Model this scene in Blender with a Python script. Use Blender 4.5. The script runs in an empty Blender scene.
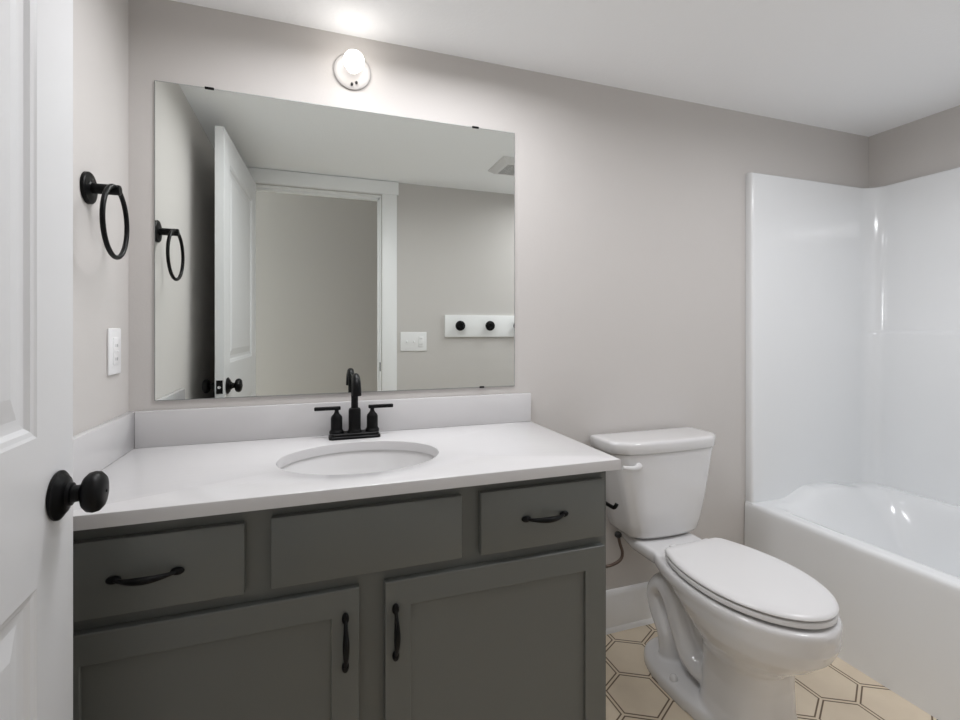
import bpy, bmesh, math, random
from mathutils import Vector, Matrix

# ------------------------------------------------------------------ camera, world, lights, exposure
scene = bpy.context.scene
COL = scene.collection
PI = math.pi

THETA = 0.3347
cam_data = bpy.data.cameras.new('camera')
cam_data.sensor_width = 36.0
cam_data.lens = 478.88 * 36.0 / 960.0
cam_data.shift_y = -(360.0 - 330.04) / 960.0
cam_data.clip_start = 0.01
cam = bpy.data.objects.new('camera', cam_data)
cam.location = (0.4921, -1.5982, 1.1692)
cam.rotation_euler = (PI / 2, 0, -THETA)
COL.objects.link(cam)
scene.camera = cam

world = bpy.data.worlds.new('world')
scene.world = world
world.use_nodes = True
bg = world.node_tree.nodes['Background']
bg.inputs[0].default_value = (0.93, 0.97, 1.0, 1)
bg.inputs[1].default_value = 1.8

def area_light(name, loc, rot, size, power, color, shape='DISK', size_y=None, spread=180):
    l = bpy.data.lights.new(name, 'AREA')
    l.shape = shape
    l.size = size
    if size_y: l.size_y = size_y
    l.energy = power
    l.spread = math.radians(spread)
    l.color = color
    o = bpy.data.objects.new(name, l)
    o.location = loc
    o.rotation_euler = rot
    COL.objects.link(o)
    return o

area_light('ceiling_fill_light', (2.15, -0.98, 2.105), (0, 0, 0), 0.42, 8.0, (1.0, 1.0, 1.03), spread=172)  # added fill without a fixture, brightens the tub and toilet side
area_light('vanity_fill_light', (0.76, -0.42, 2.110), (0, 0, 0), 0.84, 9.2, (1.0, 1.0, 1.03), 'RECTANGLE', 0.18, 166)  # unseen fill added over the vanity to lift walls and counter, no lamp here

BULB_STRENGTH = 9.5
vs = scene.view_settings
vs.view_transform = 'Standard'
vs.look = 'None'
vs.exposure = 0.09
vs.gamma = 1.0
vs.use_curve_mapping = False
scene.cycles.max_bounces = 16
scene.cycles.diffuse_bounces = 8
scene.cycles.glossy_bounces = 8

# ------------------------------------------------------------------ materials
def mat(name, color, rough=0.5, metal=0.0, bump=None, spec=0.5, coat=0.0, vary=0.0):
    m = bpy.data.materials.new(name)
    m.use_nodes = True
    nt = m.node_tree
    b = nt.nodes['Principled BSDF']
    b.inputs['Base Color'].default_value = (*color, 1)
    b.inputs['Roughness'].default_value = rough
    b.inputs['Metallic'].default_value = metal
    b.inputs['Specular IOR Level'].default_value = spec
    if coat:
        b.inputs['Coat Weight'].default_value = coat
        b.inputs['Coat Roughness'].default_value = 0.06
    tc = nt.nodes.new('ShaderNodeTexCoord')
    if bump:
        n = nt.nodes.new('ShaderNodeTexNoise')
        n.inputs['Scale'].default_value = bump[0]
        n.inputs['Detail'].default_value = 3.0
        nt.links.new(tc.outputs['Object'], n.inputs['Vector'])
        bp = nt.nodes.new('ShaderNodeBump')
        bp.inputs['Strength'].default_value = bump[1]
        bp.inputs['Distance'].default_value = 0.002
        nt.links.new(n.outputs['Fac'], bp.inputs['Height'])
        nt.links.new(bp.outputs['Normal'], b.inputs['Normal'])
    if vary:
        n2 = nt.nodes.new('ShaderNodeTexNoise')
        n2.inputs['Scale'].default_value = 14.0
        n2.inputs['Detail'].default_value = 4.0
        nt.links.new(tc.outputs['Object'], n2.inputs['Vector'])
        mx = nt.nodes.new('ShaderNodeMix')
        mx.data_type = 'RGBA'
        mx.inputs[6].default_value = (*[c * (1 - vary) for c in color], 1)
        mx.inputs[7].default_value = (*[min(1, c * (1 + vary)) for c in color], 1)
        nt.links.new(n2.outputs['Fac'], mx.inputs[0])
        nt.links.new(mx.outputs[2], b.inputs['Base Color'])
    return m

M = {}
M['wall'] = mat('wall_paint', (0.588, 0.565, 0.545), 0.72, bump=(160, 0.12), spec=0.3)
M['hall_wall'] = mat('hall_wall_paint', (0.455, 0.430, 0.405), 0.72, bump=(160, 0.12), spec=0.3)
M['ceiling'] = mat('ceiling_paint', (0.935, 0.945, 0.955), 0.85, bump=(90, 0.35), spec=0.2)
M['trim'] = mat('white_trim_paint', (0.87, 0.875, 0.88), 0.35)
M['door'] = mat('white_door_paint', (0.705, 0.71, 0.72), 0.38)
M['cabinet'] = mat('green_grey_cabinet_paint', (0.120, 0.126, 0.117), 0.42, bump=(220, 0.04))
M['cabinet_in'] = mat('dark_cabinet_recess', (0.03, 0.03, 0.03), 0.8)
M['quartz'] = mat('white_quartz', (0.625, 0.617, 0.621), 0.12, vary=0.015)
M['ceramic'] = mat('white_ceramic', (0.70, 0.695, 0.695), 0.10, coat=0.5)
M['acrylic'] = mat('white_acrylic', (0.815, 0.83, 0.84), 0.16, coat=0.3)
M['plastic'] = mat('white_plastic', (0.72, 0.715, 0.715), 0.28)
M['plate'] = mat('white_plate_plastic', (0.85, 0.85, 0.855), 0.28)
M['black'] = mat('matte_black_metal', (0.003, 0.003, 0.0034), 0.40, spec=0.17)
M['black_slot'] = mat('dark_slot', (0.02, 0.02, 0.02), 0.7)
M['porcelain'] = mat('lampholder_porcelain', (0.68, 0.66, 0.645), 0.3)
M['hose'] = mat('braided_hose', (0.16, 0.12, 0.10), 0.38, metal=0.7, bump=(900, 0.6))
M['chrome'] = mat('chrome', (0.75, 0.75, 0.75), 0.12, metal=1.0)
M['mirror'] = mat('mirror_silver', (0.885, 0.915, 0.885), 0.0, metal=1.0)
M['mirror_edge'] = mat('mirror_edge_glass', (0.25, 0.27, 0.27), 0.2)

def emission(name, color, strength):
    m = bpy.data.materials.new(name)
    m.use_nodes = True
    nt = m.node_tree
    for n in list(nt.nodes):
        if n.type == 'BSDF_PRINCIPLED': nt.nodes.remove(n)
    e = nt.nodes.new('ShaderNodeEmission')
    e.inputs[0].default_value = (*color, 1)
    e.inputs[1].default_value = strength
    nt.links.new(e.outputs[0], nt.nodes['Material Output'].inputs[0])
    return m
M['bulb'] = emission('lit_bulb_glass', (1.0, 0.95, 0.90), BULB_STRENGTH)

HALL0 = 2.62
def floor_material():
    m = bpy.data.materials.new('hexagon_vinyl_floor')
    m.use_nodes = True
    nt = m.node_tree
    L = nt.links
    b = nt.nodes['Principled BSDF']
    tc = nt.nodes.new('ShaderNodeTexCoord')
    sep = nt.nodes.new('ShaderNodeSeparateXYZ')
    L.new(tc.outputs['Object'], sep.inputs[0])
    def math_(op, a, c=None, d=None):
        n = nt.nodes.new('ShaderNodeMath')
        n.operation = op
        for i, v in enumerate((a, c, d)):
            if v is None: continue
            if isinstance(v, (int, float)): n.inputs[i].default_value = v
            else: L.new(v, n.inputs[i])
        return n.outputs[0]
    SX, SY = 0.1800, 0.1535          # centre spacing along X, row spacing along Y
    S3 = math.sqrt(3.0)
    # unit pattern: hexagons with spacing 1 along x, rows S3/2 apart
    px = math_('DIVIDE', math_('SUBTRACT', sep.outputs[0], FX0), SX)
    py = math_('MULTIPLY', math_('DIVIDE', math_('SUBTRACT', sep.outputs[1], FY0), SY), S3 / 2)
    def cell(ox, oy):
        fx = math_('SUBTRACT', math_('FLOORED_MODULO', math_('ADD', px, 0.5 + ox), 1.0), 0.5)
        fy = math_('SUBTRACT', math_('FLOORED_MODULO', math_('ADD', py, S3 / 2 + oy), S3), S3 / 2)
        ax, ay = math_('ABSOLUTE', fx), math_('ABSOLUTE', fy)
        return math_('MAXIMUM', ax, math_('ADD', math_('MULTIPLY', ax, 0.5), math_('MULTIPLY', ay, S3 / 2)))
    dist = math_('MINIMUM', cell(0, 0), cell(0.5, S3 / 2))
    edge = math_('SUBTRACT', 0.5, dist)
    # one printed line just inside every tile: double lines between tiles
    off = math_('ABSOLUTE', math_('SUBTRACT', edge, 0.034))
    line = nt.nodes.new('ShaderNodeMapRange')
    line.inputs['From Min'].default_value = 0.009
    line.inputs['From Max'].default_value = 0.016
    line.inputs['To Min'].default_value = 1.0
    line.inputs['To Max'].default_value = 0.0
    L.new(off, line.inputs['Value'])
    noise = nt.nodes.new('ShaderNodeTexNoise')
    noise.inputs['Scale'].default_value = 9.0
    noise.inputs['Detail'].default_value = 6.0
    L.new(tc.outputs['Object'], noise.inputs['Vector'])
    base = nt.nodes.new('ShaderNodeMix'); base.data_type = 'RGBA'
    base.inputs[6].default_value = (0.66, 0.56, 0.43, 1)
    base.inputs[7].default_value = (0.82, 0.72, 0.57, 1)
    L.new(noise.outputs['Fac'], base.inputs[0])
    fin = nt.nodes.new('ShaderNodeMix'); fin.data_type = 'RGBA'
    L.new(line.outputs[0], fin.inputs[0])
    L.new(base.outputs[2], fin.inputs[6])
    fin.inputs[7].default_value = (0.135, 0.088, 0.048, 1)
    L.new(fin.outputs[2], b.inputs['Base Color'])
    b.inputs['Roughness'].default_value = 0.32
    return m
FX0, FY0 = 1.563 - 0.9, -0.161 + HALL0 / 2
M['floor'] = floor_material()

# ------------------------------------------------------------------ mesh helpers
def new():
    return bmesh.new()

def add_box(bm, x0, x1, y0, y1, z0, z1, bev=0.0, seg=2):
    t = bmesh.new()
    bmesh.ops.create_cube(t, size=1.0)
    for v in t.verts:
        v.co = Vector(((x0 + x1) / 2 + v.co.x * (x1 - x0), (y0 + y1) / 2 + v.co.y * (y1 - y0), (z0 + z1) / 2 + v.co.z * (z1 - z0)))
    if bev:
        bmesh.ops.bevel(t, geom=t.edges[:], offset=bev, segments=seg, profile=0.5, affect='EDGES')
    merge(bm, t)

def merge(bm, t):
    me = bpy.data.meshes.new('tmp')
    t.to_mesh(me); t.free()
    bm.from_mesh(me)
    bpy.data.meshes.remove(me)

def frame_of(d):
    d = Vector(d).normalized()
    up = Vector((0, 0, 1)) if abs(d.z) < 0.95 else Vector((0, 1, 0))
    a = d.cross(up).normalized()
    b = a.cross(d).normalized()
    return d, a, b

def add_lathe(bm, center, axis, profile, n=32, sx=1.0, sy=1.0):
    """profile: list of (radius, height along axis)"""
    d, a, b = frame_of(axis)
    c = Vector(center)
    rings = []
    for r, h in profile:
        if r < 1e-6:
            rings.append([bm.verts.new(c + d * h)])
        else:
            rings.append([bm.verts.new(c + d * h + a * (math.cos(2 * PI * k / n) * r * sx) + b * (math.sin(2 * PI * k / n) * r * sy)) for k in range(n)])
    for i in range(len(rings) - 1):
        A, B = rings[i], rings[i + 1]
        for k in range(n):
            k2 = (k + 1) % n
            if len(A) == 1 and len(B) == 1: continue
            if len(A) == 1: bm.faces.new((A[0], B[k2], B[k]))
            elif len(B) == 1: bm.faces.new((A[k], A[k2], B[0]))
            else: bm.faces.new((A[k], A[k2], B[k2], B[k]))
    if len(rings[0]) > 1: bm.faces.new(list(reversed(rings[0])))
    if len(rings[-1]) > 1: bm.faces.new(rings[-1])

def add_sphere(bm, center, rx, ry, rz, n=20):
    t = bmesh.new()
    bmesh.ops.create_uvsphere(t, u_segments=n, v_segments=n // 2 + 2, radius=1.0)
    for v in t.verts:
        v.co = Vector((center[0] + v.co.x * rx, center[1] + v.co.y * ry, center[2] + v.co.z * rz))
    merge(bm, t)

def smooth_path(pts, n=8):
    pts = [Vector(p) for p in pts]
    P = [pts[0] * 2 - pts[1]] + pts + [pts[-1] * 2 - pts[-2]]
    out = []
    for i in range(1, len(P) - 2):
        p0, p1, p2, p3 = P[i - 1], P[i], P[i + 1], P[i + 2]
        for k in range(n):
            t = k / n
            out.append(0.5 * ((2 * p1) + (p2 - p0) * t + (2 * p0 - 5 * p1 + 4 * p2 - p3) * t * t + (3 * p1 - p0 - 3 * p2 + p3) * t ** 3))
    out.append(pts[-1])
    return out

def add_tube(bm, pts, radius, n=12, closed=False, ref=None, flat=(1.0, 1.0)):
    """tube along points; radius is a number or a function of 0..1"""
    pts = [Vector(p) for p in pts]
    N = len(pts)
    rings = []
    prev = None
    for i, p in enumerate(pts):
        if closed: d = pts[(i + 1) % N] - pts[i - 1]
        else: d = pts[min(i + 1, N - 1)] - pts[max(i - 1, 0)]
        d.normalize()
        if prev is None:
            a = Vector(ref) if ref else frame_of(d)[1]
        else:
            a = prev
        a = (a - d * a.dot(d)).normalized()
        b = d.cross(a).normalized()
        prev = a
        r = radius(i / max(1, N - 1)) if callable(radius) else radius
        rings.append([bm.verts.new(p + a * (math.cos(2 * PI * k / n) * r * flat[0]) + b * (math.sin(2 * PI * k / n) * r * flat[1])) for k in range(n)])
    for i in range(N if closed else N - 1):
        A, B = rings[i], rings[(i + 1) % N]
        for k in range(n):
            k2 = (k + 1) % n
            bm.faces.new((A[k], A[k2], B[k2], B[k]))
    if not closed:
        bm.faces.new(list(reversed(rings[0])))
        bm.faces.new(rings[-1])

def add_loft(bm, rings, cap=True):
    """rings: lists of equal length of points"""
    R = [[bm.verts.new(p) for p in ring] for ring in rings]
    n = len(R[0])
    for i in range(len(R) - 1):
        for k in range(n):
            k2 = (k + 1) % n
            bm.faces.new((R[i][k], R[i][k2], R[i + 1][k2], R[i + 1][k]))
    if cap:
        bm.faces.new(list(reversed(R[0])))
        bm.faces.new(R[-1])

def finish(bm, name, m, origin=(0, 0, 0), angle=35):
    bmesh.ops.recalc_face_normals(bm, faces=bm.faces[:])
    o = Vector(origin)
    for v in bm.verts: v.co -= o
    me = bpy.data.meshes.new(name)
    bm.to_mesh(me); bm.free()
    me.materials.append(m)
    for p in me.polygons: p.use_smooth = True
    me.set_sharp_from_angle(angle=math.radians(angle))
    return me

def root_loc(p):
    while p.parent: p = p.parent
    return p.location.copy()

def obj(name, bm, m, parent=None, angle=35, label=None):
    """link one mesh object; vertices are given in world space"""
    if parent is not None:
        org = root_loc(parent)
    else:
        xs = [v.co.x for v in bm.verts]; ys = [v.co.y for v in bm.verts]; zs = [v.co.z for v in bm.verts]
        org = Vector(((min(xs) + max(xs)) / 2, (min(ys) + max(ys)) / 2, min(zs)))
    me = finish(bm, name, m, org, angle)
    o = bpy.data.objects.new(name, me)
    COL.objects.link(o)
    if parent is None: o.location = org
    else: o.parent = parent
    if label: o['label'] = label
    return o

def thing(name, label, cat, loc, group=None):
    o = bpy.data.objects.new(name, None)
    o.empty_display_size = 0.05
    COL.objects.link(o)
    o.location = loc
    o['label'] = label; o['category'] = cat
    if group: o['group'] = group
    return o

def tag(o, label, cat, group=None):
    o['label'] = label; o['category'] = cat
    if group: o['group'] = group
    return o

def struct(name, bm, m, label, cat, angle=35):
    o = obj(name, bm, m, None, angle)
    o['kind'] = 'structure'
    o['label'] = label
    o['category'] = cat
    return o

# ------------------------------------------------------------------ room shell
XR, H, W = 3.0747, 2.1204, 1.5084       # right wall, ceiling height, depth to the door wall
HALL = 2.62
WT = 0.118                            # thickness of the door wall
OX0, OX1, OZ = 0.136, 0.901, 2.028    # door opening

bm = new(); add_box(bm, -0.12, XR + 0.12, 0.0, 0.12, -0.1, H + 0.1)
struct('wall_back', bm, M['wall'], 'greige back wall behind the mirror, vanity and toilet', 'wall')
bm = new(); add_box(bm, -0.12, 0.0, -W, 0.0, -0.1, H + 0.1)
struct('wall_left', bm, M['wall'], 'greige left wall carrying the black towel ring', 'wall')
bm = new(); add_box(bm, XR, XR + 0.12, -W, 0.0, -0.1, H + 0.1)
struct('wall_right', bm, M['wall'], 'greige right wall above the bathtub surround', 'wall')
bm = new()
add_box(bm, -0.12, OX0, -W - WT, -W, -0.1, 2.5)
add_box(bm, OX1, XR + 0.12, -W - WT, -W, -0.1, 2.5)
add_box(bm, OX0, OX1, -W - WT, -W, OZ, 2.5)
struct('wall_front', bm, M['wall'], 'greige wall with the doorway, seen in the mirror', 'wall')
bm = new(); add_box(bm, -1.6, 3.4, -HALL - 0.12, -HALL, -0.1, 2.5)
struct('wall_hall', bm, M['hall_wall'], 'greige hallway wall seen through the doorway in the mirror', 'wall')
bm = new(); add_box(bm, -1.6, 3.4, -HALL, 0.0, -0.06, 0.0)
struct('floor', bm, M['floor'], 'cream vinyl floor printed with double-lined hexagons', 'floor')
bm = new(); add_box(bm, -0.12, XR + 0.12, -W - WT, 0.0, H, H + 0.06)
struct('ceiling', bm, M['ceiling'], 'white textured ceiling over the bathroom', 'ceiling')
bm = new(); add_box(bm, -1.6, 3.4, -HALL, -W - WT, 2.44, 2.50)
struct('ceiling_hall', bm, M['ceiling'], 'white ceiling of the hallway beyond the doorway', 'ceiling')

def add_baseboard(bm, along, a0, a1, face, sign, h=0.157):
    """along 'x' or 'y'; face = wall plane; sign = direction into the room"""
    prof = [(0, 0), (0.022, 0), (0.020, 0.010), (0.014, 0.018), (0.013, h - 0.02), (0.010, h - 0.006), (0.004, h), (0, h)]
    rings = []
    for t in (a0, a1):
        ring = []
        for dpt, z in prof:
            if along == 'x': ring.append((t, face + sign * dpt, z))
            else: ring.append((face + sign * dpt, t, z))
        rings.append(ring)
    add_loft(bm, rings)
bm = new(); add_baseboard(bm, 'x', 1.216, 2.255, 0.0, -1)
struct('baseboard_back', bm, M['trim'], 'white baseboard on the back wall behind the toilet', 'baseboard')
bm = new(); add_baseboard(bm, 'x', 1.008, 2.25, -W, 1)
struct('baseboard_front', bm, M['trim'], 'white baseboard on the doorway wall under the peg rail', 'baseboard')
bm = new(); add_baseboard(bm, 'y', -1.49, -0.56, 0.0, 1)
struct('baseboard_left', bm, M['trim'], 'white baseboard on the left wall behind the open door', 'baseboard')

# door casing: two legs, a taller head that overhangs them, jambs and stops
bm = new()
add_box(bm, 0.018, OX0 - 0.004, -W, -W + 0.017, 0.0, OZ + 0.006, 0.002)
struct('trim_1', bm, M['trim'], 'white door casing leg behind the open door', 'trim')
bm = new()
add_box(bm, OX1 + 0.004, 0.998, -W, -W + 0.017, 0.0, OZ + 0.006, 0.002)
struct('trim_2', bm, M['trim'], 'white door casing leg beside the switch plate in the mirror', 'trim')
bm = new()
add_box(bm, 0.006, 1.008, -W, -W + 0.024, OZ + 0.006, H - 0.004, 0.002)
struct('trim_3', bm, M['trim'], 'white door casing head running up to the ceiling in the mirror', 'trim')
bm = new()
add_box(bm, OX0 - 0.002, OX0 + 0.004, -W - WT, -W, 0.0, OZ, 0.001)
add_box(bm, OX1 - 0.004, OX1 + 0.002, -W - WT, -W, 0.0, OZ, 0.001)
add_box(bm, OX0, OX1, -W - WT, -W, OZ - 0.006, OZ + 0.002, 0.001)
add_box(bm, OX1 - 0.016, OX1 - 0.003, -W - 0.085, -W - 0.045, 0.0, OZ - 0.005, 0.002)
add_box(bm, OX0 + 0.003, OX0 + 0.016, -W - 0.085, -W - 0.045, 0.0, OZ - 0.005, 0.002)
add_box(bm, OX0, OX1, -W - 0.085, -W - 0.045, OZ - 0.018, OZ - 0.005, 0.002)
jamb = struct('trim_4', bm, M['trim'], 'white door jamb lining the doorway', 'trim')
bm = new(); add_box(bm, OX1 - 0.0065, OX1 - 0.0035, -W - 0.034, -W - 0.003, 0.905, 0.962, 0.001)
obj('strike_plate', bm, M['black'], jamb, label='black strike plate')

# ------------------------------------------------------------------ open door
HX, HY, EX, EY = 0.173, -1.492, 0.1355, -0.678     # hinge and free corner of the face towards the room
dlen = math.hypot(EX - HX, EY - HY)
dang = math.atan2(EY - HY, EX - HX)               # direction hinge -> free edge
DT, DZ0, DZ1 = 0.035, 0.012, 2.028
def door_pt(s, t, z):
    """s along the leaf from the hinge, t depth behind the room face"""
    c, si = math.cos(dang), math.sin(dang)
    return Vector((HX + c * s - si * t, HY + si * s + c * t, z))
bm = new()
panels = [(0.116, dlen - 0.116, 0.215, 0.822), (0.116, dlen - 0.116, 1.024, 1.905)]
loops = [(0.0, 0.0), (0.004, 0.002), (0.010, 0.0035), (0.016, 0.008), (0.024, 0.0095), (0.030, 0.0095), (0.060, 0.003), (0.062, 0.003)]
def door_face(side):
    def P(s, t, z): return door_pt(s, t if side == 0 else DT - t, z)
    ss = [0.0, panels[0][0], panels[0][1], dlen]
    zs = [DZ0, panels[0][2], panels[0][3], panels[1][2], panels[1][3], DZ1]
    for i in range(3):
        for j in range(5):
            if i == 1 and j in (1, 3): continue
            bm.faces.new([bm.verts.new(P(*q)) for q in ((ss[i], 0, zs[j]), (ss[i + 1], 0, zs[j]), (ss[i + 1], 0, zs[j + 1]), (ss[i], 0, zs[j + 1]))])
    for (s0, s1, z0, z1) in panels:
        rr = []
        for ins, dep in loops:
            rr.append([P(s0 + ins, dep, z0 + ins), P(s1 - ins, dep, z0 + ins), P(s1 - ins, dep, z1 - ins), P(s0 + ins, dep, z1 - ins)])
        R = [[bm.verts.new(p) for p in r] for r in rr]
        for a in range(len(R) - 1):
            for k in range(4):
                bm.faces.new((R[a][k], R[a][(k + 1) % 4], R[a + 1][(k + 1) % 4], R[a + 1][k]))
        bm.faces.new(R[-1])
door_face(0); door_face(1)
for (a, b_) in (((0, DZ0), (dlen, DZ0)), ((dlen, DZ0), (dlen, DZ1)), ((dlen, DZ1), (0, DZ1)), ((0, DZ1), (0, DZ0))):
    bm.faces.new([bm.verts.new(door_pt(*q)) for q in ((a[0], 0, a[1]), (b_[0], 0, b_[1]), (b_[0], DT, b_[1]), (a[0], DT, a[1]))])
bmesh.ops.remove_doubles(bm, verts=bm.verts[:], dist=0.0003)
door = struct('door_1', bm, M['door'], 'white two-panel door standing open at the left of the photo', 'door', angle=12)

def door_normal():
    return (door_pt(0, -1, 0) - door_pt(0, 0, 0)).normalized()
nrm = door_normal()
for side in (0, 1):
    base = door_pt(dlen - 0.058, 0 if side == 0 else DT, 0.928)
    ax = nrm if side == 0 else -nrm
    bm = new()
    add_lathe(bm, base, ax, [(0.0335, 0.0), (0.0355, 0.002), (0.0355, 0.005), (0.0325, 0.0075), (0.029, 0.0085), (0.0265, 0.012), (0.0175, 0.0145), (0.0165, 0.019), (0.0125, 0.020), (0.0115, 0.029),
                              (0.0145, 0.0315), (0.0235, 0.034), (0.0285, 0.039), (0.030, 0.0455), (0.0285, 0.052), (0.023, 0.057), (0.012, 0.0595), (0.0, 0.060)], 40)
    kn = obj('door_knob', bm, M['black'], door, 50, label='black round door knob' if side == 0 else 'black round door knob on the face towards the left wall')
    if side == 0:
        bm = new()
        add_lathe(bm, base + ax * 0.0590, ax, [(0.0022, 0), (0.0022, 0.0022), (0, 0.0024)], 10)
        obj('lock_pin', bm, M['black_slot'], kn)
bm = new()
p0 = door_pt(dlen, 0.0, 0)
t = bmesh.new()
for (s, tt, z) in ((dlen + 0.0015, 0.005, 0.900), (dlen + 0.0015, 0.030, 0.900), (dlen + 0.0015, 0.030, 0.957), (dlen + 0.0015, 0.005, 0.957),
                   (dlen - 0.001, 0.005, 0.900), (dlen - 0.001, 0.030, 0.900), (dlen - 0.001, 0.030, 0.957), (dlen - 0.001, 0.005, 0.957)):
    t.verts.new(door_pt(s, tt, z))
t.verts.ensure_lookup_table()
V = t.verts
for f in ((0, 1, 2, 3), (4, 7, 6, 5), (0, 4, 5, 1), (1, 5, 6, 2), (2, 6, 7, 3), (3, 7, 4, 0)):
    t.faces.new([V[i] for i in f])
merge(bm, t)
lp = obj('latch_plate', bm, M['black'], door, label='black latch plate')
bm = new()
add_lathe(bm, door_pt(dlen + 0.001, 0.0175, 0.928), door_pt(1, 0, 0) - door_pt(0, 0, 0), [(0.0075, 0), (0.0075, 0.006), (0.006, 0.009), (0, 0.0095)], 16)
obj('latch_bolt', bm, M['chrome'], lp, label='bright latch bolt')

# ------------------------------------------------------------------ wall mirror
MX0, MX1, MZ0, MZ1 = 0.0643, 1.1785, 0.9672, 1.8812
wm = thing('wall_mirror', 'large frameless rectangular mirror on the wall above the vanity', 'mirror', ((MX0 + MX1) / 2, 0, MZ0))
bm = new(); add_box(bm, MX0, MX1, -0.0050, -0.0005, MZ0, MZ1)
obj('glass_edge', bm, M['mirror_edge'], wm)
bm = new(); add_box(bm, MX0 + 0.0016, MX1 - 0.0016, -0.0056, -0.0049, MZ0 + 0.0016, MZ1 - 0.0016)
obj('glass', bm, M['mirror'], wm)
for (cx, z, s, hw) in ((0.203, MZ1, -1, 0.012), (1.029, MZ1, -1, 0.012), (1.053, MZ0, 1, 0.008)):
    bm = new()
    add_box(bm, cx - hw, cx + hw, -0.0085, -0.0055, min(z - s * 0.001, z + s * 0.0040), max(z - s * 0.001, z + s * 0.0040), 0.0008)
    add_box(bm, cx - hw, cx + hw, -0.0085, -0.0005, min(z - s * 0.002, z), max(z - s * 0.002, z), 0.0003)
    obj('clip', bm, M['black'], wm, label='black mirror clip')

# ------------------------------------------------------------------ vanity cabinet
VX0, VX1 = 0.004, 1.213
FY = -0.526                    # face frame front
vz = thing('vanity_cabinet', 'dark green-grey vanity cabinet with drawers and doors under the white countertop', 'cabinet', ((VX0 + VX1) / 2, -0.27, 0))
ZC = 0.8383                    # counter top
bm = new()
add_box(bm, VX0, VX0 + 0.018, FY + 0.0202, -0.002, 0.0, ZC - 0.027)
add_box(bm, VX1 - 0.018, VX1, FY + 0.0202, -0.002, 0.0, ZC - 0.027)
add_box(bm, VX0, VX1, -0.012, -0.002, 0.1, ZC - 0.027)
add_box(bm, VX0, VX1, FY + 0.02, -0.002, 0.10, 0.118)
add_box(bm, VX0 + 0.018, VX1 - 0.018, FY + 0.06, FY + 0.075, 0.0, 0.10)
obj('carcass', bm, M['cabinet'], vz)
bm = new()
add_box(bm, VX0, VX1, FY, FY + 0.02, 0.10, ZC - 0.027, 0.0006, 1)
obj('face_frame', bm, M['cabinet'], vz)

def pull(parent, cx, cz, vertical):
    """bow pull with two oval feet"""
    L = 0.051
    y0 = FY - 0.0195
    bm = new()
    def P(u, out): return (cx, y0 - out, cz + u) if vertical else (cx + u, y0 - out, cz)
    for s in (-1, 1):
        r1, r2 = 0.0125, 0.0075
        c = P(s * L, 0.0035)
        add_sphere(bm, c, r2 if vertical else r1, 0.0062, r1 if vertical else r2, 16)
    N = 28
    pts = [P(-L + 2 * L * k / N, 0.004 + 0.021 * math.sin(PI * k / N) ** 0.8) for k in range(N + 1)]
    add_tube(bm, pts, lambda t: 0.0032 + 0.0038 * math.sin(PI * t) ** 1.5, 14)
    obj('handle', bm, M['black'], parent, 40, label='black bow pull')

def slab(name, x0, x1, z0, z1, handle=None):
    bm = new(); add_box(bm, x0, x1, FY - 0.019, FY - 0.0012, z0, z1, 0.0022, 2)
    o = obj(name, bm, M['cabinet'], vz)
    if handle: pull(o, handle[0], handle[1], False)
    return o
slab('drawer', 0.036, 0.362, 0.6435, 0.784, (0.1965, 0.711))
slab('false_drawer_front', 0.411, 0.8145, 0.6445, 0.788)
slab('drawer', 0.861, 1.195, 0.643, 0.789, (1.026, 0.715))

def shaker(x0, x1, z0, z1, hx):
    bm = new()
    yf, yb = FY - 0.019, FY - 0.0012
    r = 0.057
    def ring(ins, y): return [(x0 + ins, y, z0 + ins), (x1 - ins, y, z0 + ins), (x1 - ins, y, z1 - ins), (x0 + ins, y, z1 - ins)]
    add_loft(bm, [ring(0, yb), ring(0, yf + 0.002), ring(0.0012, yf + 0.0004), ring(0.002, yf), ring(r - 0.001, yf), ring(r, yf + 0.0008), ring(r + 0.0005, yf + 0.0075), ring(r + 0.003, yf + 0.0080)])
    o = obj('door', bm, M['cabinet'], vz, 20)
    pull(o, hx, 0.508, True)
shaker(0.036, 0.5845, 0.118, 0.618, 0.556)
shaker(0.639, 1.197, 0.118, 0.618, 0.662)

# ------------------------------------------------------------------ countertop with oval cut-out and splashes
CX1, CY = 1.237, -0.5569
ct = thing('countertop', 'white quartz countertop with back and side splash on the vanity', 'countertop', (0.62, -0.28, ZC - 0.0265))
SKX, SKY, SRX, SRY = 0.611, -0.301, 0.206, 0.162
bm = new()
NSEG = 96
def rect_pt(a, ins=0.0):
    x0, x1, y0, y1 = 0.002 + ins, CX1 - ins, CY + ins, -0.002
    dx, dy = math.cos(a), math.sin(a)
    t = 1e9
    if dx > 1e-9: t = min(t, (x1 - SKX) / dx)
    if dx < -1e-9: t = min(t, (x0 - SKX) / dx)
    if dy > 1e-9: t = min(t, (y1 - SKY) / dy)
    if dy < -1e-9: t = min(t, (y0 - SKY) / dy)
    return SKX + dx * t, SKY + dy * t
angs = [2 * PI * k / NSEG for k in range(NSEG)]
for (x, y) in ((0.002, CY), (CX1, CY), (CX1, -0.002), (0.002, -0.002)):
    angs.append(math.atan2(y - SKY, x - SKX) % (2 * PI))
angs = sorted(set(round(a, 6) for a in angs))
def ell(a, g=0.0):
    # same polar angle as the rectangle point, on the oval
    c, s = math.cos(a), math.sin(a)
    rx, ry = SRX + g, SRY + g
    r = 1.0 / math.sqrt((c / rx) ** 2 + (s / ry) ** 2)
    return SKX + c * r, SKY + s * r
zt, zb = ZC, ZC - 0.0265
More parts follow.
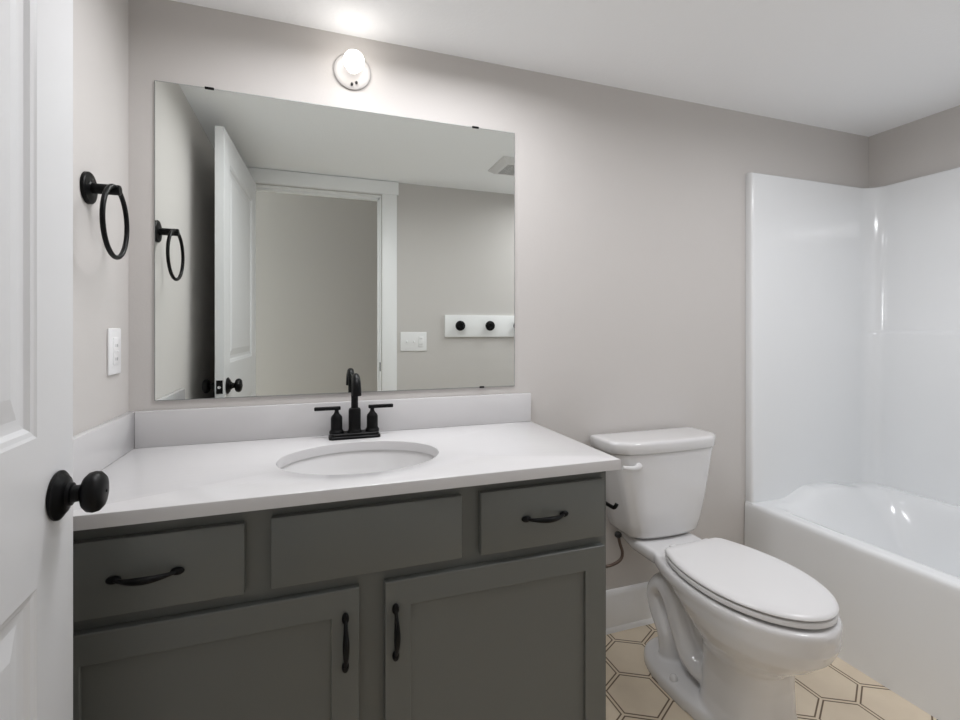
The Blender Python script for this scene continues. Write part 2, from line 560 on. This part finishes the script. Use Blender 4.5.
rows = [[(*rect_pt(a), zb) for a in angs], [(*rect_pt(a), zt - 0.0025) for a in angs], [(*rect_pt(a, 0.0008), zt - 0.0007) for a in angs], [(*rect_pt(a, 0.0025), zt) for a in angs],
        [(*ell(a, 0.003), zt) for a in angs], [(*ell(a, 0.0008), zt - 0.001) for a in angs], [(*ell(a), zt - 0.003) for a in angs], [(*ell(a), zb) for a in angs], [(*rect_pt(a), zb) for a in angs]]
add_loft(bm, rows, cap=False)
bmesh.ops.remove_doubles(bm, verts=bm.verts[:], dist=0.00005)
obj('slab', bm, M['quartz'], ct, 30)
bm = new(); add_box(bm, 0.0205, CX1, -0.020, -0.001, ZC + 0.0002, 0.9405, 0.0015)
obj('backsplash', bm, M['quartz'], ct)
bm = new(); add_box(bm, 0.001, 0.020, CY + 0.004, -0.001, ZC + 0.0002, 0.9405, 0.0015)
obj('side_splash', bm, M['quartz'], ct)

# sink basin under the cut-out
sk = thing('sink_basin', 'oval white undermount sink bowl set in the countertop', 'sink', (SKX, SKY, ZC - 0.19))
bm = new()
prof = [(1.075, -0.0270), (1.035, -0.0270), (1.02, -0.032), (1.00, -0.046), (0.955, -0.075), (0.88, -0.105), (0.76, -0.130), (0.58, -0.147), (0.36, -0.157), (0.12, -0.162)]
NB = 72
def er(f, z, extra=0.0): return [(SKX + math.cos(2 * PI * k / NB) * (SRX * f + extra), SKY + math.sin(2 * PI * k / NB) * (SRY * f + extra), ZC + z) for k in range(NB)]
inner = [er(f, z) for f, z in prof]
outer = [er(f, z - 0.010, 0.008) for f, z in reversed(prof[1:])]
rows = outer + [er(1.075, -0.038, 0.002)] + inner
R = rows
add_loft(bm, R, cap=True)
obj('bowl', bm, M['ceramic'], sk, 40)
bm = new(); add_lathe(bm, (SKX, SKY, ZC - 0.163), (0, 0, 1), [(0.031, 0), (0.031, 0.003), (0.027, 0.0045), (0.021, 0.004), (0.019, 0.0075), (0.0, 0.009)], 28)
obj('drain', bm, M['black'], sk, label='black drain stopper')

# ------------------------------------------------------------------ faucet
fx, fyy = 0.6125, -0.071
fc = thing('faucet', 'matte black two-handle gooseneck faucet behind the sink', 'faucet', (fx, fyy, ZC))
def rounded_plate(bm, hx, hy, z0, z1, r, n=8):
    rings = []
    for z, ins in ((z0, 0.0), (z1 - 0.002, 0.0), (z1, 0.002)):
        ring = []
        for (sx, sy, a0) in ((1, 1, 0), (-1, 1, PI / 2), (-1, -1, PI), (1, -1, 1.5 * PI)):
            for k in range(n + 1):
                a = a0 + PI / 2 * k / n
                ring.append((fx + sx * (hx - r) + math.cos(a) * (r - ins), fyy + sy * (hy - r) + math.sin(a) * (r - ins), z))
        rings.append(ring)
    add_loft(bm, rings)
bm = new()
rounded_plate(bm, 0.0765, 0.031, ZC + 0.0002, ZC + 0.0085, 0.012)
rounded_plate(bm, 0.0715, 0.026, ZC + 0.0075, ZC + 0.0165, 0.010)
obj('deck_plate', bm, M['black'], fc)
bm = new()
add_lathe(bm, (fx, fyy, ZC + 0.015), (0, 0, 1), [(0.0225, 0), (0.0225, 0.004), (0.0195, 0.008), (0.0185, 0.012), (0.0185, 0.068), (0.0165, 0.074), (0.0115, 0.076), (0.0105, 0.078), (0.0105, 0.09)], 28)
zn = ZC + 0.10
R_ = 0.040
pts = [Vector((fx, fyy, zn + 0.0)), Vector((fx, fyy, zn + 0.03)), Vector((fx, fyy, zn + 0.050))]
top = zn + 0.050
for k in range(1, 17):
    a = PI * k / 16 * 1.0
    pts.append(Vector((fx, fyy - R_ + math.cos(a) * R_, top + math.sin(a) * R_ * 1.0)))
pts.append(Vector((fx, fyy - 2 * R_, top - 0.006)))
pts.append(Vector((fx, fyy - 2 * R_, top - 0.012)))
add_tube(bm, pts, lambda t: 0.0105 + 0.0028 * max(0.0, (t - 0.4) / 0.6), 18)
obj('spout', bm, M['black'], fc, 40)
for s in (-1, 1):
    hx = fx + s * 0.0535
    bm = new()
    add_lathe(bm, (hx, fyy, ZC + 0.0155), (0, 0, 1), [(0.0215, 0), (0.0215, 0.006), (0.0185, 0.010), (0.0172, 0.013), (0.0172, 0.046), (0.0155, 0.052), (0.0085, 0.060), (0.0062, 0.066), (0.0062, 0.076)], 28)
    h = obj('valve_body', bm, M['black'], fc)
    bm = new()
    a, b_ = hx - s * 0.012, hx + s * 0.065
    zl = ZC + 0.092
    add_box(bm, min(a, b_), max(a, b_), fyy - 0.0065, fyy + 0.0065, zl - 0.0055, zl + 0.0055, 0.003, 3)
    obj('lever', bm, M['black'], h)

# ------------------------------------------------------------------ towel ring on the left wall
tr = thing('towel_ring', 'black round towel ring mounted on the left wall beside the mirror', 'towel ring', (0, -0.262, 1.496))
bm = new()
add_lathe(bm, (0, -0.262, 1.496), (1, 0, 0), [(0.0365, 0.0005), (0.0365, 0.007), (0.0345, 0.009), (0.0145, 0.0095), (0.0118, 0.011), (0.0118, 0.063), (0.0105, 0.0655), (0.0, 0.066)], 36)
obj('post', bm, M['black'], tr)
bm = new()
rr = 0.0815
cz = 1.496 - rr + 0.006
RSW = math.radians(-2)
add_tube(bm, [(0.056 + math.sin(RSW) * math.cos(2 * PI * k / 56) * rr, -0.264 + math.cos(RSW) * math.cos(2 * PI * k / 56) * rr, cz + math.sin(2 * PI * k / 56) * rr) for k in range(56)], 0.0054, 12, closed=True, ref=(1, 0, 0))
obj('ring', bm, M['black'], tr, 60)

# outlet on the left wall
ol = thing('wall_outlet', 'white outlet plate on the left wall under the towel ring', 'outlet', (0, -0.111, 1.054))
bm = new(); add_box(bm, 0.0002, 0.0065, -0.150, -0.072, 1.054, 1.174, 0.003, 3)
obj('cover_plate', bm, M['plate'], ol)
bm = new(); add_box(bm, 0.005, 0.009, -0.128, -0.094, 1.079, 1.150, 0.0015)
rc = obj('receptacle', bm, M['plate'], ol)
for z in (1.093, 1.128):
    for y in (-0.117, -0.106):
        bm = new(); add_box(bm, 0.0085, 0.0093, y - 0.001, y + 0.001, z - 0.003, z + 0.005)
        obj('slot', bm, M['black_slot'], rc)
for y in (-0.120, -0.102):
    bm = new(); add_box(bm, 0.0085, 0.0105, y - 0.006, y + 0.006, 1.1115, 1.1165, 0.0006)
    obj('button', bm, M['plate'], rc)

# ------------------------------------------------------------------ bare bulb lampholder above the mirror
lx, lz = 0.6105, 2.002
wl = thing('wall_lampholder', 'white round porcelain lampholder with a lit bare bulb above the mirror', 'lamp', (lx, 0, lz))
bm = new()
add_lathe(bm, (lx, 0, lz), (0, -1, 0), [(0.055, 0.0005), (0.057, 0.003), (0.057, 0.007), (0.054, 0.010), (0.045, 0.013), (0.034, 0.018), (0.027, 0.024), (0.0235, 0.030), (0.022, 0.0345), (0.018, 0.0355)], 44)
obj('base', bm, M['porcelain'], wl)
for dx_, dz_ in ((0.012, -0.0385), (-0.002, -0.045)):
    bm = new(); add_lathe(bm, (lx + dx_, -0.0115, lz + dz_), (0, -1, 0), [(0.0042, 0), (0.0042, 0.007), (0.0028, 0.009), (0, 0.0092)], 14)
    obj('screw', bm, M['black_slot'], wl, label='dark screw head')
bm = new()
add_lathe(bm, (lx, 0, lz), (0, -1, 0), [(0.0130, 0.033), (0.0140, 0.040), (0.0195, 0.045), (0.0265, 0.0525), (0.0305, 0.0625), (0.0312, 0.071), (0.0295, 0.081), (0.0235, 0.0915), (0.0135, 0.0985), (0.0, 0.101)], 36)
obj('bulb', bm, M['bulb'], wl, 80, label='lit globe bulb')

# ------------------------------------------------------------------ doorway wall: switch plate, peg rail, vent
FW = -W
sp = thing('switch_plate', 'white three-gang switch plate beside the doorway in the mirror', 'light switch', (1.109, FW, 1.032))
bm = new(); add_box(bm, 1.023, 1.195, FW + 0.0002, FW + 0.0065, 1.032, 1.156, 0.003, 3)
obj('cover_plate', bm, M['plate'], sp)
for x in (1.064, 1.110):
    bm = new()
    add_box(bm, x - 0.005, x + 0.005, FW + 0.006, FW + 0.0075, 1.082, 1.106)
    t = bmesh.new(); bmesh.ops.create_cube(t, size=1.0)
    for v in t.verts: v.co = Vector((x + v.co.x * 0.007, FW + 0.011 + v.co.y * 0.016, 1.094 + v.co.z * 0.009 - v.co.y * 0.008))
    merge(bm, t)
    obj('toggle', bm, M['plate'], sp)
bm = new(); add_box(bm, 1.139, 1.173, FW + 0.006, FW + 0.0105, 1.060, 1.128, 0.0015)
rk = obj('receptacle', bm, M['plate'], sp)
for z in (1.075, 1.111):
    for x in (1.150, 1.162):
        bm = new(); add_box(bm, x - 0.001, x + 0.001, FW + 0.010, FW + 0.0109, z - 0.003, z + 0.005)
        obj('slot', bm, M['black_slot'], rk)

pr = thing('peg_rail', 'white peg rail with black round knobs on the wall, seen in the mirror', 'coat rack', (1.65, FW, 1.123))
bm = new(); add_box(bm, 1.317, 1.985, FW + 0.0003, FW + 0.019, 1.123, 1.270, 0.0025)
obj('board', bm, M['trim'], pr)
for x in (1.413, 1.624, 1.829):
    bm = new()
    add_lathe(bm, (x, FW + 0.0185, 1.198), (0, 1, 0), [(0.015, 0), (0.014, 0.003), (0.0085, 0.006), (0.008, 0.018), (0.016, 0.022), (0.028, 0.026), (0.0335, 0.031), (0.033, 0.036), (0.026, 0.040), (0.015, 0.0415), (0.012, 0.039), (0, 0.0385)], 32)
    obj('knob', bm, M['black'], pr, label='black round knob')

ef = thing('exhaust_fan', 'white square exhaust fan grille on the ceiling, seen in the mirror corner', 'exhaust fan', (1.585, -0.96, H))
bm = new()
def sq(hs, z): return [(1.598 - hs, -0.965 - hs, z), (1.598 + hs, -0.965 - hs, z), (1.598 + hs, -0.965 + hs, z), (1.598 - hs, -0.965 + hs, z)]
add_loft(bm, [sq(0.125, H - 0.0005), sq(0.125, H - 0.006), sq(0.098, H - 0.026), sq(0.092, H - 0.028)])
obj('grille_frame', bm, M['plastic'], ef, 20)
for k in range(9):
    y = -0.965 - 0.072 + 0.018 * k
    bm = new(); add_box(bm, 1.598 - 0.080, 1.598 + 0.080, y - 0.0028, y + 0.0028, H - 0.0286, H - 0.0276)
    obj('slot', bm, M['black_slot'], ef)

# ------------------------------------------------------------------ tub and shower unit
tu = thing('bathtub', 'white one-piece bathtub with tall glossy shower surround at the right', 'bathtub', (2.68, -0.755, 0))
TX0, TX1, TY0, TY1 = 2.262, 3.063, -W + 0.004, -0.004
RZ = 0.423
def sstep(a, b, t):
    t = max(0.0, min(1.0, (t - a) / (b - a)))
    return t * t * (3 - 2 * t)
def tub_z(x, y):
    z = RZ
    bump = 0.046 * sstep(2.43, 2.60, x) * (1 - 0.62 * sstep(2.70, 2.90, x)) * sstep(-0.20, -0.060, y)
    bump = max(bump, 0.016 * sstep(2.945, 2.985, x))
    fx_ = sstep(2.328, 2.420, x) * (1 - sstep(2.86, 2.990, x))
    fy_ = (1 - sstep(-0.42, -0.085, y)) * sstep(-1.47, -1.36, y)
    q = max(0.0, fx_ * fy_)
    return z + bump - 0.335 * q ** 0.8
xs = [2.330 + (TX1 - 2.330) * k / 84 for k in range(85)]
front = [(2.262, 0.0), (2.264, 0.10), (2.268, 0.30), (2.2695, 0.385), (2.2700, 0.405), (2.2715, 0.4130), (2.2750, 0.4190), (2.281, 0.4222), (2.292, RZ), (2.305, RZ), (2.318, RZ)]
ys = [TY0 + (TY1 - TY0) * k / 150 for k in range(151)]
bm = new()
grid = []
for y in ys:
    row = [bm.verts.new((x, y, z)) for x, z in front] + [bm.verts.new((x, y, tub_z(x, y))) for x in xs]
    grid.append(row)
for j in range(len(ys) - 1):
    for i in range(len(grid[0]) - 1):
        bm.faces.new((grid[j][i], grid[j][i + 1], grid[j + 1][i + 1], grid[j + 1][i]))
# underside and outer sides close the shell
edge = [grid[0][i].co.copy() for i in range(len(grid[0]))]
def low(row): return [bm.verts.new((v.co.x, v.co.y, 0.0)) for v in row]
b0 = low(grid[0]); b1 = low(grid[-1])
for a, b_ in ((grid[0], b0), (b1, grid[-1])):
    for i in range(1, len(a) - 1): bm.faces.new((a[i], a[i + 1], b_[i + 1], b_[i]))
    bm.faces.new((a[0], a[1], b_[1])) if a is grid[0] else bm.faces.new((a[1], b_[1], b_[0]))
last = [bm.verts.new((TX1, y, 0.0)) for y in ys]
for j in range(len(ys) - 1):
    bm.faces.new((grid[j][-1], grid[j + 1][-1], last[j + 1], last[j]))
bm.faces.new([grid[j][0] for j in range(len(ys))] + list(reversed(last)))
bmesh.ops.remove_doubles(bm, verts=bm.verts[:], dist=0.00005)
obj('basin', bm, M['acrylic'], tu, 60)
bm = new()
def inner_profile(t, tr_):
    """inner outline of the three surround walls, rounded at the two corners"""
    r = 0.075
    xi, yb, yf = XR - tr_, -t, -W + t
    pts = [(2.279, -0.004), (2.2765, -0.010), (2.2765, yb + 0.010), (2.2785, yb + 0.004), (2.284, yb + 0.0008), (2.293, yb)]
    pts += [(2.293 + (xi - r - 2.293) * k / 6, yb) for k in range(1, 6)]
    for k in range(13):
        a = PI / 2 - (PI / 2) * k / 12
        pts.append((xi - r + math.cos(a) * r, yb - r + math.sin(a) * r))
    pts += [(xi, yb - r + (yf + r - yb + r) * k / 8) for k in range(1, 8)]
    for k in range(13):
        a = -(PI / 2) * k / 12
        pts.append((xi - r + math.cos(a) * r, yf + r + math.sin(a) * r))
    pts += [(2.293, yf), (2.283, yf - 0.006), (2.2765, yf - 0.014), (2.2765, -W + 0.004)]
    return pts
levels = [(0.4205, 0.036, 0.050), (0.80, 0.036, 0.050), (1.146, 0.036, 0.050), (1.158, 0.036, 0.047), (1.163, 0.036, 0.040), (1.170, 0.036, 0.036), (1.50, 0.036, 0.036),
          (1.842, 0.036, 0.036), (1.848, 0.0345, 0.0345), (1.851, 0.030, 0.030), (1.852, 0.022, 0.022)]
rings = []
for z, t, tr_ in levels:
    rings.append([(x, y, z) for (x, y) in inner_profile(t, tr_)] + [(2.2765, -W + 0.002, z), (XR - 0.002, -W + 0.002, z), (XR - 0.002, -0.002, z), (2.2765, -0.002, z)])
add_loft(bm, rings)
# front return flange down to the floor beside the apron
add_box(bm, 2.2735, 2.297, -0.040, -0.002, 0.0, 0.424, 0.003)
obj('surround', bm, M['acrylic'], tu, 50)

# ------------------------------------------------------------------ toilet
TC = 1.709           # axis of the bowl
KC = 1.722           # axis of the tank
to = thing('toilet', 'white two-piece toilet with closed elongated lid between vanity and tub', 'toilet', (TC, -0.40, 0))
def P(x, d, z, c=TC): return (c + x, -d, z)

def outline(fw, d0, d1, n=72):
    """closed outline from half-width function fw(d) between d0 (back) and d1 (tip); cosine spacing"""
    left, right = [], []
    for k in range(n + 1):
        t = k / n
        d = d0 + (d1 - d0) * (0.5 - 0.5 * math.cos(PI * t))
        w = fw(d)
        left.append((-w, d)); right.append((w, d))
    pts = left + list(reversed(right))
    out = []
    for p in pts:
        if not out or math.hypot(p[0] - out[-1][0], p[1] - out[-1][1]) > 1e-5: out.append(p)
    if math.hypot(out[0][0] - out[-1][0], out[0][1] - out[-1][1]) < 1e-5: out.pop()
    return out

LB, LF = 0.296, 0.749     # back and tip of the lid, measured from the wall
def seat_w(d, g=0.0):
    W0, dc, f, b = 0.169 + g, 0.511, LF - 0.511 + g, 0.287
    if d >= dc:
        w = W0 * math.sqrt(max(0.0, 1 - ((d - dc) / f) ** 2))
    else:
        w = W0 * math.sqrt(max(0.0, 1 - ((dc - d) / b) ** 2))
        back = LB - g
        rc_ = 0.012
        if d < back + rc_:
            q = (back + rc_ - d) / rc_
            w -= rc_ * 0.9 * (1 - math.sqrt(max(0.0, 1 - q * q)))
    return max(w, 0.0)

def ring_at(fw, d0, d1, z, c=TC, n=60):
    # fixed number of points, so that rings can be lofted
    pts = []
    for k in range(n + 1):
        t = k / n
        d = d0 + (d1 - d0) * (0.5 - 0.5 * math.cos(PI * t))
        pts.append((-fw(d), d))
    for k in range(n, -1, -1):
        t = k / n
        d = d0 + (d1 - d0) * (0.5 - 0.5 * math.cos(PI * t))
        pts.append((fw(d) + 1e-5, d))
    return [P(x, d, z(d) if callable(z) else z, c) for x, d in pts]

def seat_ring(g, z):
    """the seat and lid sit turned by a few degrees on their hinges"""
    ca, sa = math.cos(SYAW), math.sin(SYAW)
    out = []
    for x, y, zz in ring_at(lambda d: seat_w(d, g), LB - g, LF + g, z):
        u, v = x - TC, y + 0.511
        out.append((TC + u * ca - v * sa, -0.511 + u * sa + v * ca, zz))
    return out
SYAW = math.radians(2.1)

# bowl: pedestal, rim, trapway and foot fused into one surface
bm = new()
def rim_w(d):
    W0, dc, f, b = 0.178, 0.511, 0.250, 0.36
    if d >= dc: return W0 * math.sqrt(max(0.0, 1 - ((d - dc) / f) ** 2))
    w = W0 * math.sqrt(max(0.0, 1 - ((dc - d) / b) ** 2))
    return max(w, 0.122 - 0.030 * max(0.0, (0.12 - d)) / 0.12)
def sup(hw, d0, d1, z, p=2.4, n=60):
    """superellipse-like ring with the same point count as ring_at"""
    dc, hd = (d0 + d1) / 2, (d1 - d0) / 2
    def fw(d): return hw * max(0.0, 1 - abs((d - dc) / hd) ** p) ** (1 / p)
    return ring_at(fw, d0, d1, z, n=n)
def mixw(a, hw, d0, d1):
    """between the rim outline (a=1) and an ellipse (a=0)"""
    pass
def bowl_ring(s, z, d0, d1, p=2.2):
    return sup(s, d0, d1, z, p)
# deck + rim block
DZ = 0.0255
add_loft(bm, [ring_at(lambda d: max(rim_w(d) - 0.016, 0), 0.045, 0.748, 0.336 + DZ), ring_at(lambda d: max(rim_w(d) - 0.004, 0), 0.040, 0.758, 0.349 + DZ),
              ring_at(rim_w, 0.036, 0.760, 0.361 + DZ), ring_at(rim_w, 0.036, 0.760, 0.376 + DZ), ring_at(lambda d: max(rim_w(d) - 0.004, 0), 0.040, 0.756, 0.384 + DZ), ring_at(lambda d: max(rim_w(d) - 0.012, 0), 0.048, 0.748, 0.386 + DZ)])
# bowl underside running into the pedestal
add_loft(bm, [bowl_ring(0.122, 0.0, 0.400, 0.632, 3.2), bowl_ring(0.120, 0.02, 0.401, 0.631, 3.2), bowl_ring(0.108, 0.08, 0.402, 0.626, 3.0), bowl_ring(0.104, 0.16, 0.402, 0.626, 2.8), bowl_ring(0.108, 0.216, 0.395, 0.634, 2.4),
              bowl_ring(0.126, 0.248, 0.380, 0.666, 2.2), bowl_ring(0.149, 0.280, 0.355, 0.708, 2.1), bowl_ring(0.165, 0.314, 0.320, 0.740, 2.1), bowl_ring(0.174, 0.352, 0.270, 0.757, 2.1), bowl_ring(0.177, 0.398, 0.240, 0.759, 2.1)])
# foot
def foot(hw, d0, d1, z): return sup(hw, d0, d1, z, 2.6)
add_loft(bm, [foot(0.146, 0.135, 0.58, 0.0), foot(0.146, 0.135, 0.58, 0.024), foot(0.141, 0.141, 0.575, 0.038), foot(0.124, 0.158, 0.565, 0.044)])
# trapway: rises from the sump to the weir and falls to the outlet
pts = smooth_path([P(0, 0.47, 0.105), P(0, 0.40, 0.090), P(0, 0.345, 0.110), P(0, 0.300, 0.18), P(0, 0.265, 0.25), P(0, 0.225, 0.278), P(0, 0.184, 0.240), P(0, 0.200, 0.175), P(0, 0.240, 0.115), P(0, 0.250, 0.02)], 6)
add_tube(bm, pts, lambda t: 0.046 - 0.001 * t, 20, ref=(1, 0, 0), flat=(2.0, 1.0))
# web between trapway and deck
add_loft(bm, [sup(0.040, 0.20, 0.44, 0.05, 2.4), sup(0.045, 0.17, 0.44, 0.385, 2.4)])
bmesh.ops.recalc_face_normals(bm, faces=bm.faces[:])
me0 = bpy.data.meshes.new('bowl_raw'); bm.to_mesh(me0); bm.free()
tmp = bpy.data.objects.new('bowl_raw', me0); COL.objects.link(tmp)
md = tmp.modifiers.new('r', 'REMESH'); md.mode = 'VOXEL'; md.voxel_size = 0.0050; md.use_smooth_shade = True
sm = tmp.modifiers.new('s', 'SMOOTH'); sm.factor = 0.5; sm.iterations = 5
dg = bpy.context.evaluated_depsgraph_get()
me1 = bpy.data.meshes.new_from_object(tmp.evaluated_get(dg))
bpy.data.objects.remove(tmp); bpy.data.meshes.remove(me0)
bm = new(); bm.from_mesh(me1); bpy.data.meshes.remove(me1)
for v in bm.verts: v.co.z = max(v.co.z, 0.0005)
bowl = obj('bowl', bm, M['ceramic'], to, 70)
# bolt caps on the foot
for s in (-1, 1):
    bm = new(); add_sphere(bm, P(s * 0.120, 0.345, 0.044), 0.013, 0.013, 0.016, 16)
    obj('bolt_cap', bm, M['ceramic'], to)

bm = new()
add_loft(bm, [seat_ring(-0.012, 0.4195), seat_ring(-0.002, 0.4198), seat_ring(0.0, 0.4213), seat_ring(0.0, 0.4330), seat_ring(-0.001, 0.4340), seat_ring(-0.012, 0.4343)])
obj('seat', bm, M['plastic'], to, 50)
bm = new()
add_loft(bm, [seat_ring(-0.012, 0.4400), seat_ring(0.000, 0.4402), seat_ring(0.0015, 0.4420), seat_ring(0.000, 0.4460), seat_ring(-0.005, 0.4500), seat_ring(-0.014, 0.4530), seat_ring(-0.035, 0.4550), seat_ring(-0.075, 0.4560)])
obj('lid', bm, M['plastic'], to, 50)
for s in (-1, 1):
    bm = new(); add_box(bm, TC + s * 0.070 - 0.013, TC + s * 0.070 + 0.013, -0.312, -0.278, 0.4115, 0.444, 0.006, 3)
    obj('hinge', bm, M['plastic'], to)

# tank: narrow at the bottom, slightly bowed front, softened corners
def tank_ring(hw, df, z, db=0.018, ch=0.045, bow=0.012, c=KC):
    pts = []
    pts += [(-hw, db + 0.006), (-hw + 0.006, db)]
    pts += [(hw - 0.006, db), (hw, db + 0.006)]
    n = 8
    # right side, chamfered front corner, bowed front, left
    side_f = df - ch * 0.72
    pts += [(hw, db + (side_f - db) * 0.5), (hw - 0.001, side_f - 0.012), (hw - 0.004, side_f)]
    for k in range(1, 4):
        t = k / 4
        pts.append((hw - 0.004 - (ch - 0.004) * t, side_f + (df - 0.003 - side_f) * (1 - (1 - t) ** 1.35)))
    for k in range(n + 1):
        t = -1 + 2 * k / n
        pts.append((-(t) * (hw - ch), df + bow * (1 - t * t)))
    for k in range(3, 0, -1):
        t = k / 4
        pts.append((-(hw - 0.004 - (ch - 0.004) * t), side_f + (df - 0.003 - side_f) * (1 - (1 - t) ** 1.35)))
    pts += [(-hw + 0.004, side_f), (-hw + 0.001, side_f - 0.012), (-hw, db + (side_f - db) * 0.5)]
    return [P(x, d, z, c) for x, d in pts]
bm = new()
levels = [(0.138, 0.164, 0.4175), (0.151, 0.177, 0.421), (0.157, 0.183, 0.432), (0.168, 0.187, 0.470), (0.185, 0.190, 0.540), (0.200, 0.190, 0.610), (0.213, 0.190, 0.675), (0.225, 0.190, 0.728)]
add_loft(bm, [tank_ring(hw, df - 0.006, z, ch=0.040) for hw, df, z in levels])
obj('tank', bm, M['ceramic'], to, 50)
bm = new()
LZ0, LZ1 = 0.7285, 0.7725
lv = [(0.000, LZ0), (-0.010, LZ0), (-0.004, LZ0 + 0.0015), (-0.001, LZ0 + 0.006), (0.0, LZ1 - 0.010), (-0.002, LZ1 - 0.004), (-0.007, LZ1 - 0.0008), (-0.016, LZ1 + 0.0005), (-0.035, LZ1 + 0.0012)][1:]
add_loft(bm, [tank_ring(0.2405 + g, 0.193 + g, z, db=0.014 - g, ch=0.058 + g * 0.6) for g, z in lv])
obj('tank_lid', bm, M['ceramic'], to, 45)
bm = new()
hz, hd = 0.689, 0.183
add_lathe(bm, P(-0.148, hd - 0.004, hz, KC), (0, -1, 0), [(0.0125, 0), (0.0125, 0.010), (0.0105, 0.016), (0.006, 0.0185), (0, 0.019)], 20)
pts = smooth_path([P(-0.144, hd + 0.008, hz, KC), P(-0.168, hd + 0.014, hz - 0.003, KC), P(-0.190, hd + 0.016, hz - 0.001, KC), P(-0.222, hd + 0.016, hz + 0.005, KC)], 6)
add_tube(bm, pts, lambda t: 0.0105 - 0.0035 * t, 12, flat=(1.0, 0.75), ref=(0, 0, 1))
obj('flush_lever', bm, M['plastic'], to, 50)

# ------------------------------------------------------------------ toilet water supply
ws = thing('water_supply_hose', 'thin dark braided water hose on the wall under the toilet tank', 'hose', (1.50, -0.06, 0.25))
bm = new()
hp = smooth_path([(1.562, -0.085, 0.410), (1.570, -0.085, 0.375), (1.581, -0.085, 0.340), (1.574, -0.082, 0.312), (1.538, -0.075, 0.294), (1.48, -0.062, 0.286), (1.42, -0.050, 0.276), (1.395, -0.045, 0.25)], 8)
add_tube(bm, hp, 0.0058, 12)
obj('hose', bm, M['hose'], ws, 60)
bm = new(); add_lathe(bm, (1.562, -0.085, 0.400), (0, 0, 1), [(0.010, 0), (0.013, 0.003), (0.013, 0.013), (0.010, 0.017)], 8)
obj('coupling_nut', bm, M['black_slot'], ws, 20, label='dark coupling nut')
bm = new()
add_lathe(bm, (1.395, -0.0005, 0.235), (0, -1, 0), [(0.026, 0), (0.026, 0.004), (0.010, 0.007), (0.010, 0.030), (0.013, 0.032), (0.013, 0.058), (0.0, 0.060)], 24)
add_lathe(bm, (1.395, -0.045, 0.235), (0, 0, 1), [(0.0095, 0), (0.0095, 0.024)], 16)
add_lathe(bm, (1.395, -0.058, 0.235), (0, -1, 0), [(0.006, 0), (0.006, 0.010), (0.018, 0.012), (0.018, 0.018), (0, 0.020)], 20, sx=1.0, sy=0.55)
obj('shutoff_valve', bm, M['chrome'], ws)

# ------------------------------------------------------------------ toilet paper holder on the vanity side
th = thing('toilet_paper_holder', 'black toilet paper holder arm on the vanity side towards the toilet', 'paper holder', (VX1, -0.36, 0.69))
bm = new()
add_lathe(bm, (VX1 + 0.0003, -0.345, 0.693), (1, 0, 0), [(0.022, 0), (0.022, 0.006), (0.010, 0.008), (0.0075, 0.010), (0.0075, 0.040)], 24)
obj('mount', bm, M['black'], th)
bm = new()
pts = smooth_path([(1.2505, -0.345, 0.693), (1.2515, -0.40, 0.693), (1.2515, -0.46, 0.693), (1.2515, -0.497, 0.693), (1.2520, -0.506, 0.6945), (1.2545, -0.510, 0.700), (1.257, -0.511, 0.706)], 6)
add_tube(bm, pts, 0.0052, 12)
obj('arm', bm, M['black'], th, 60)
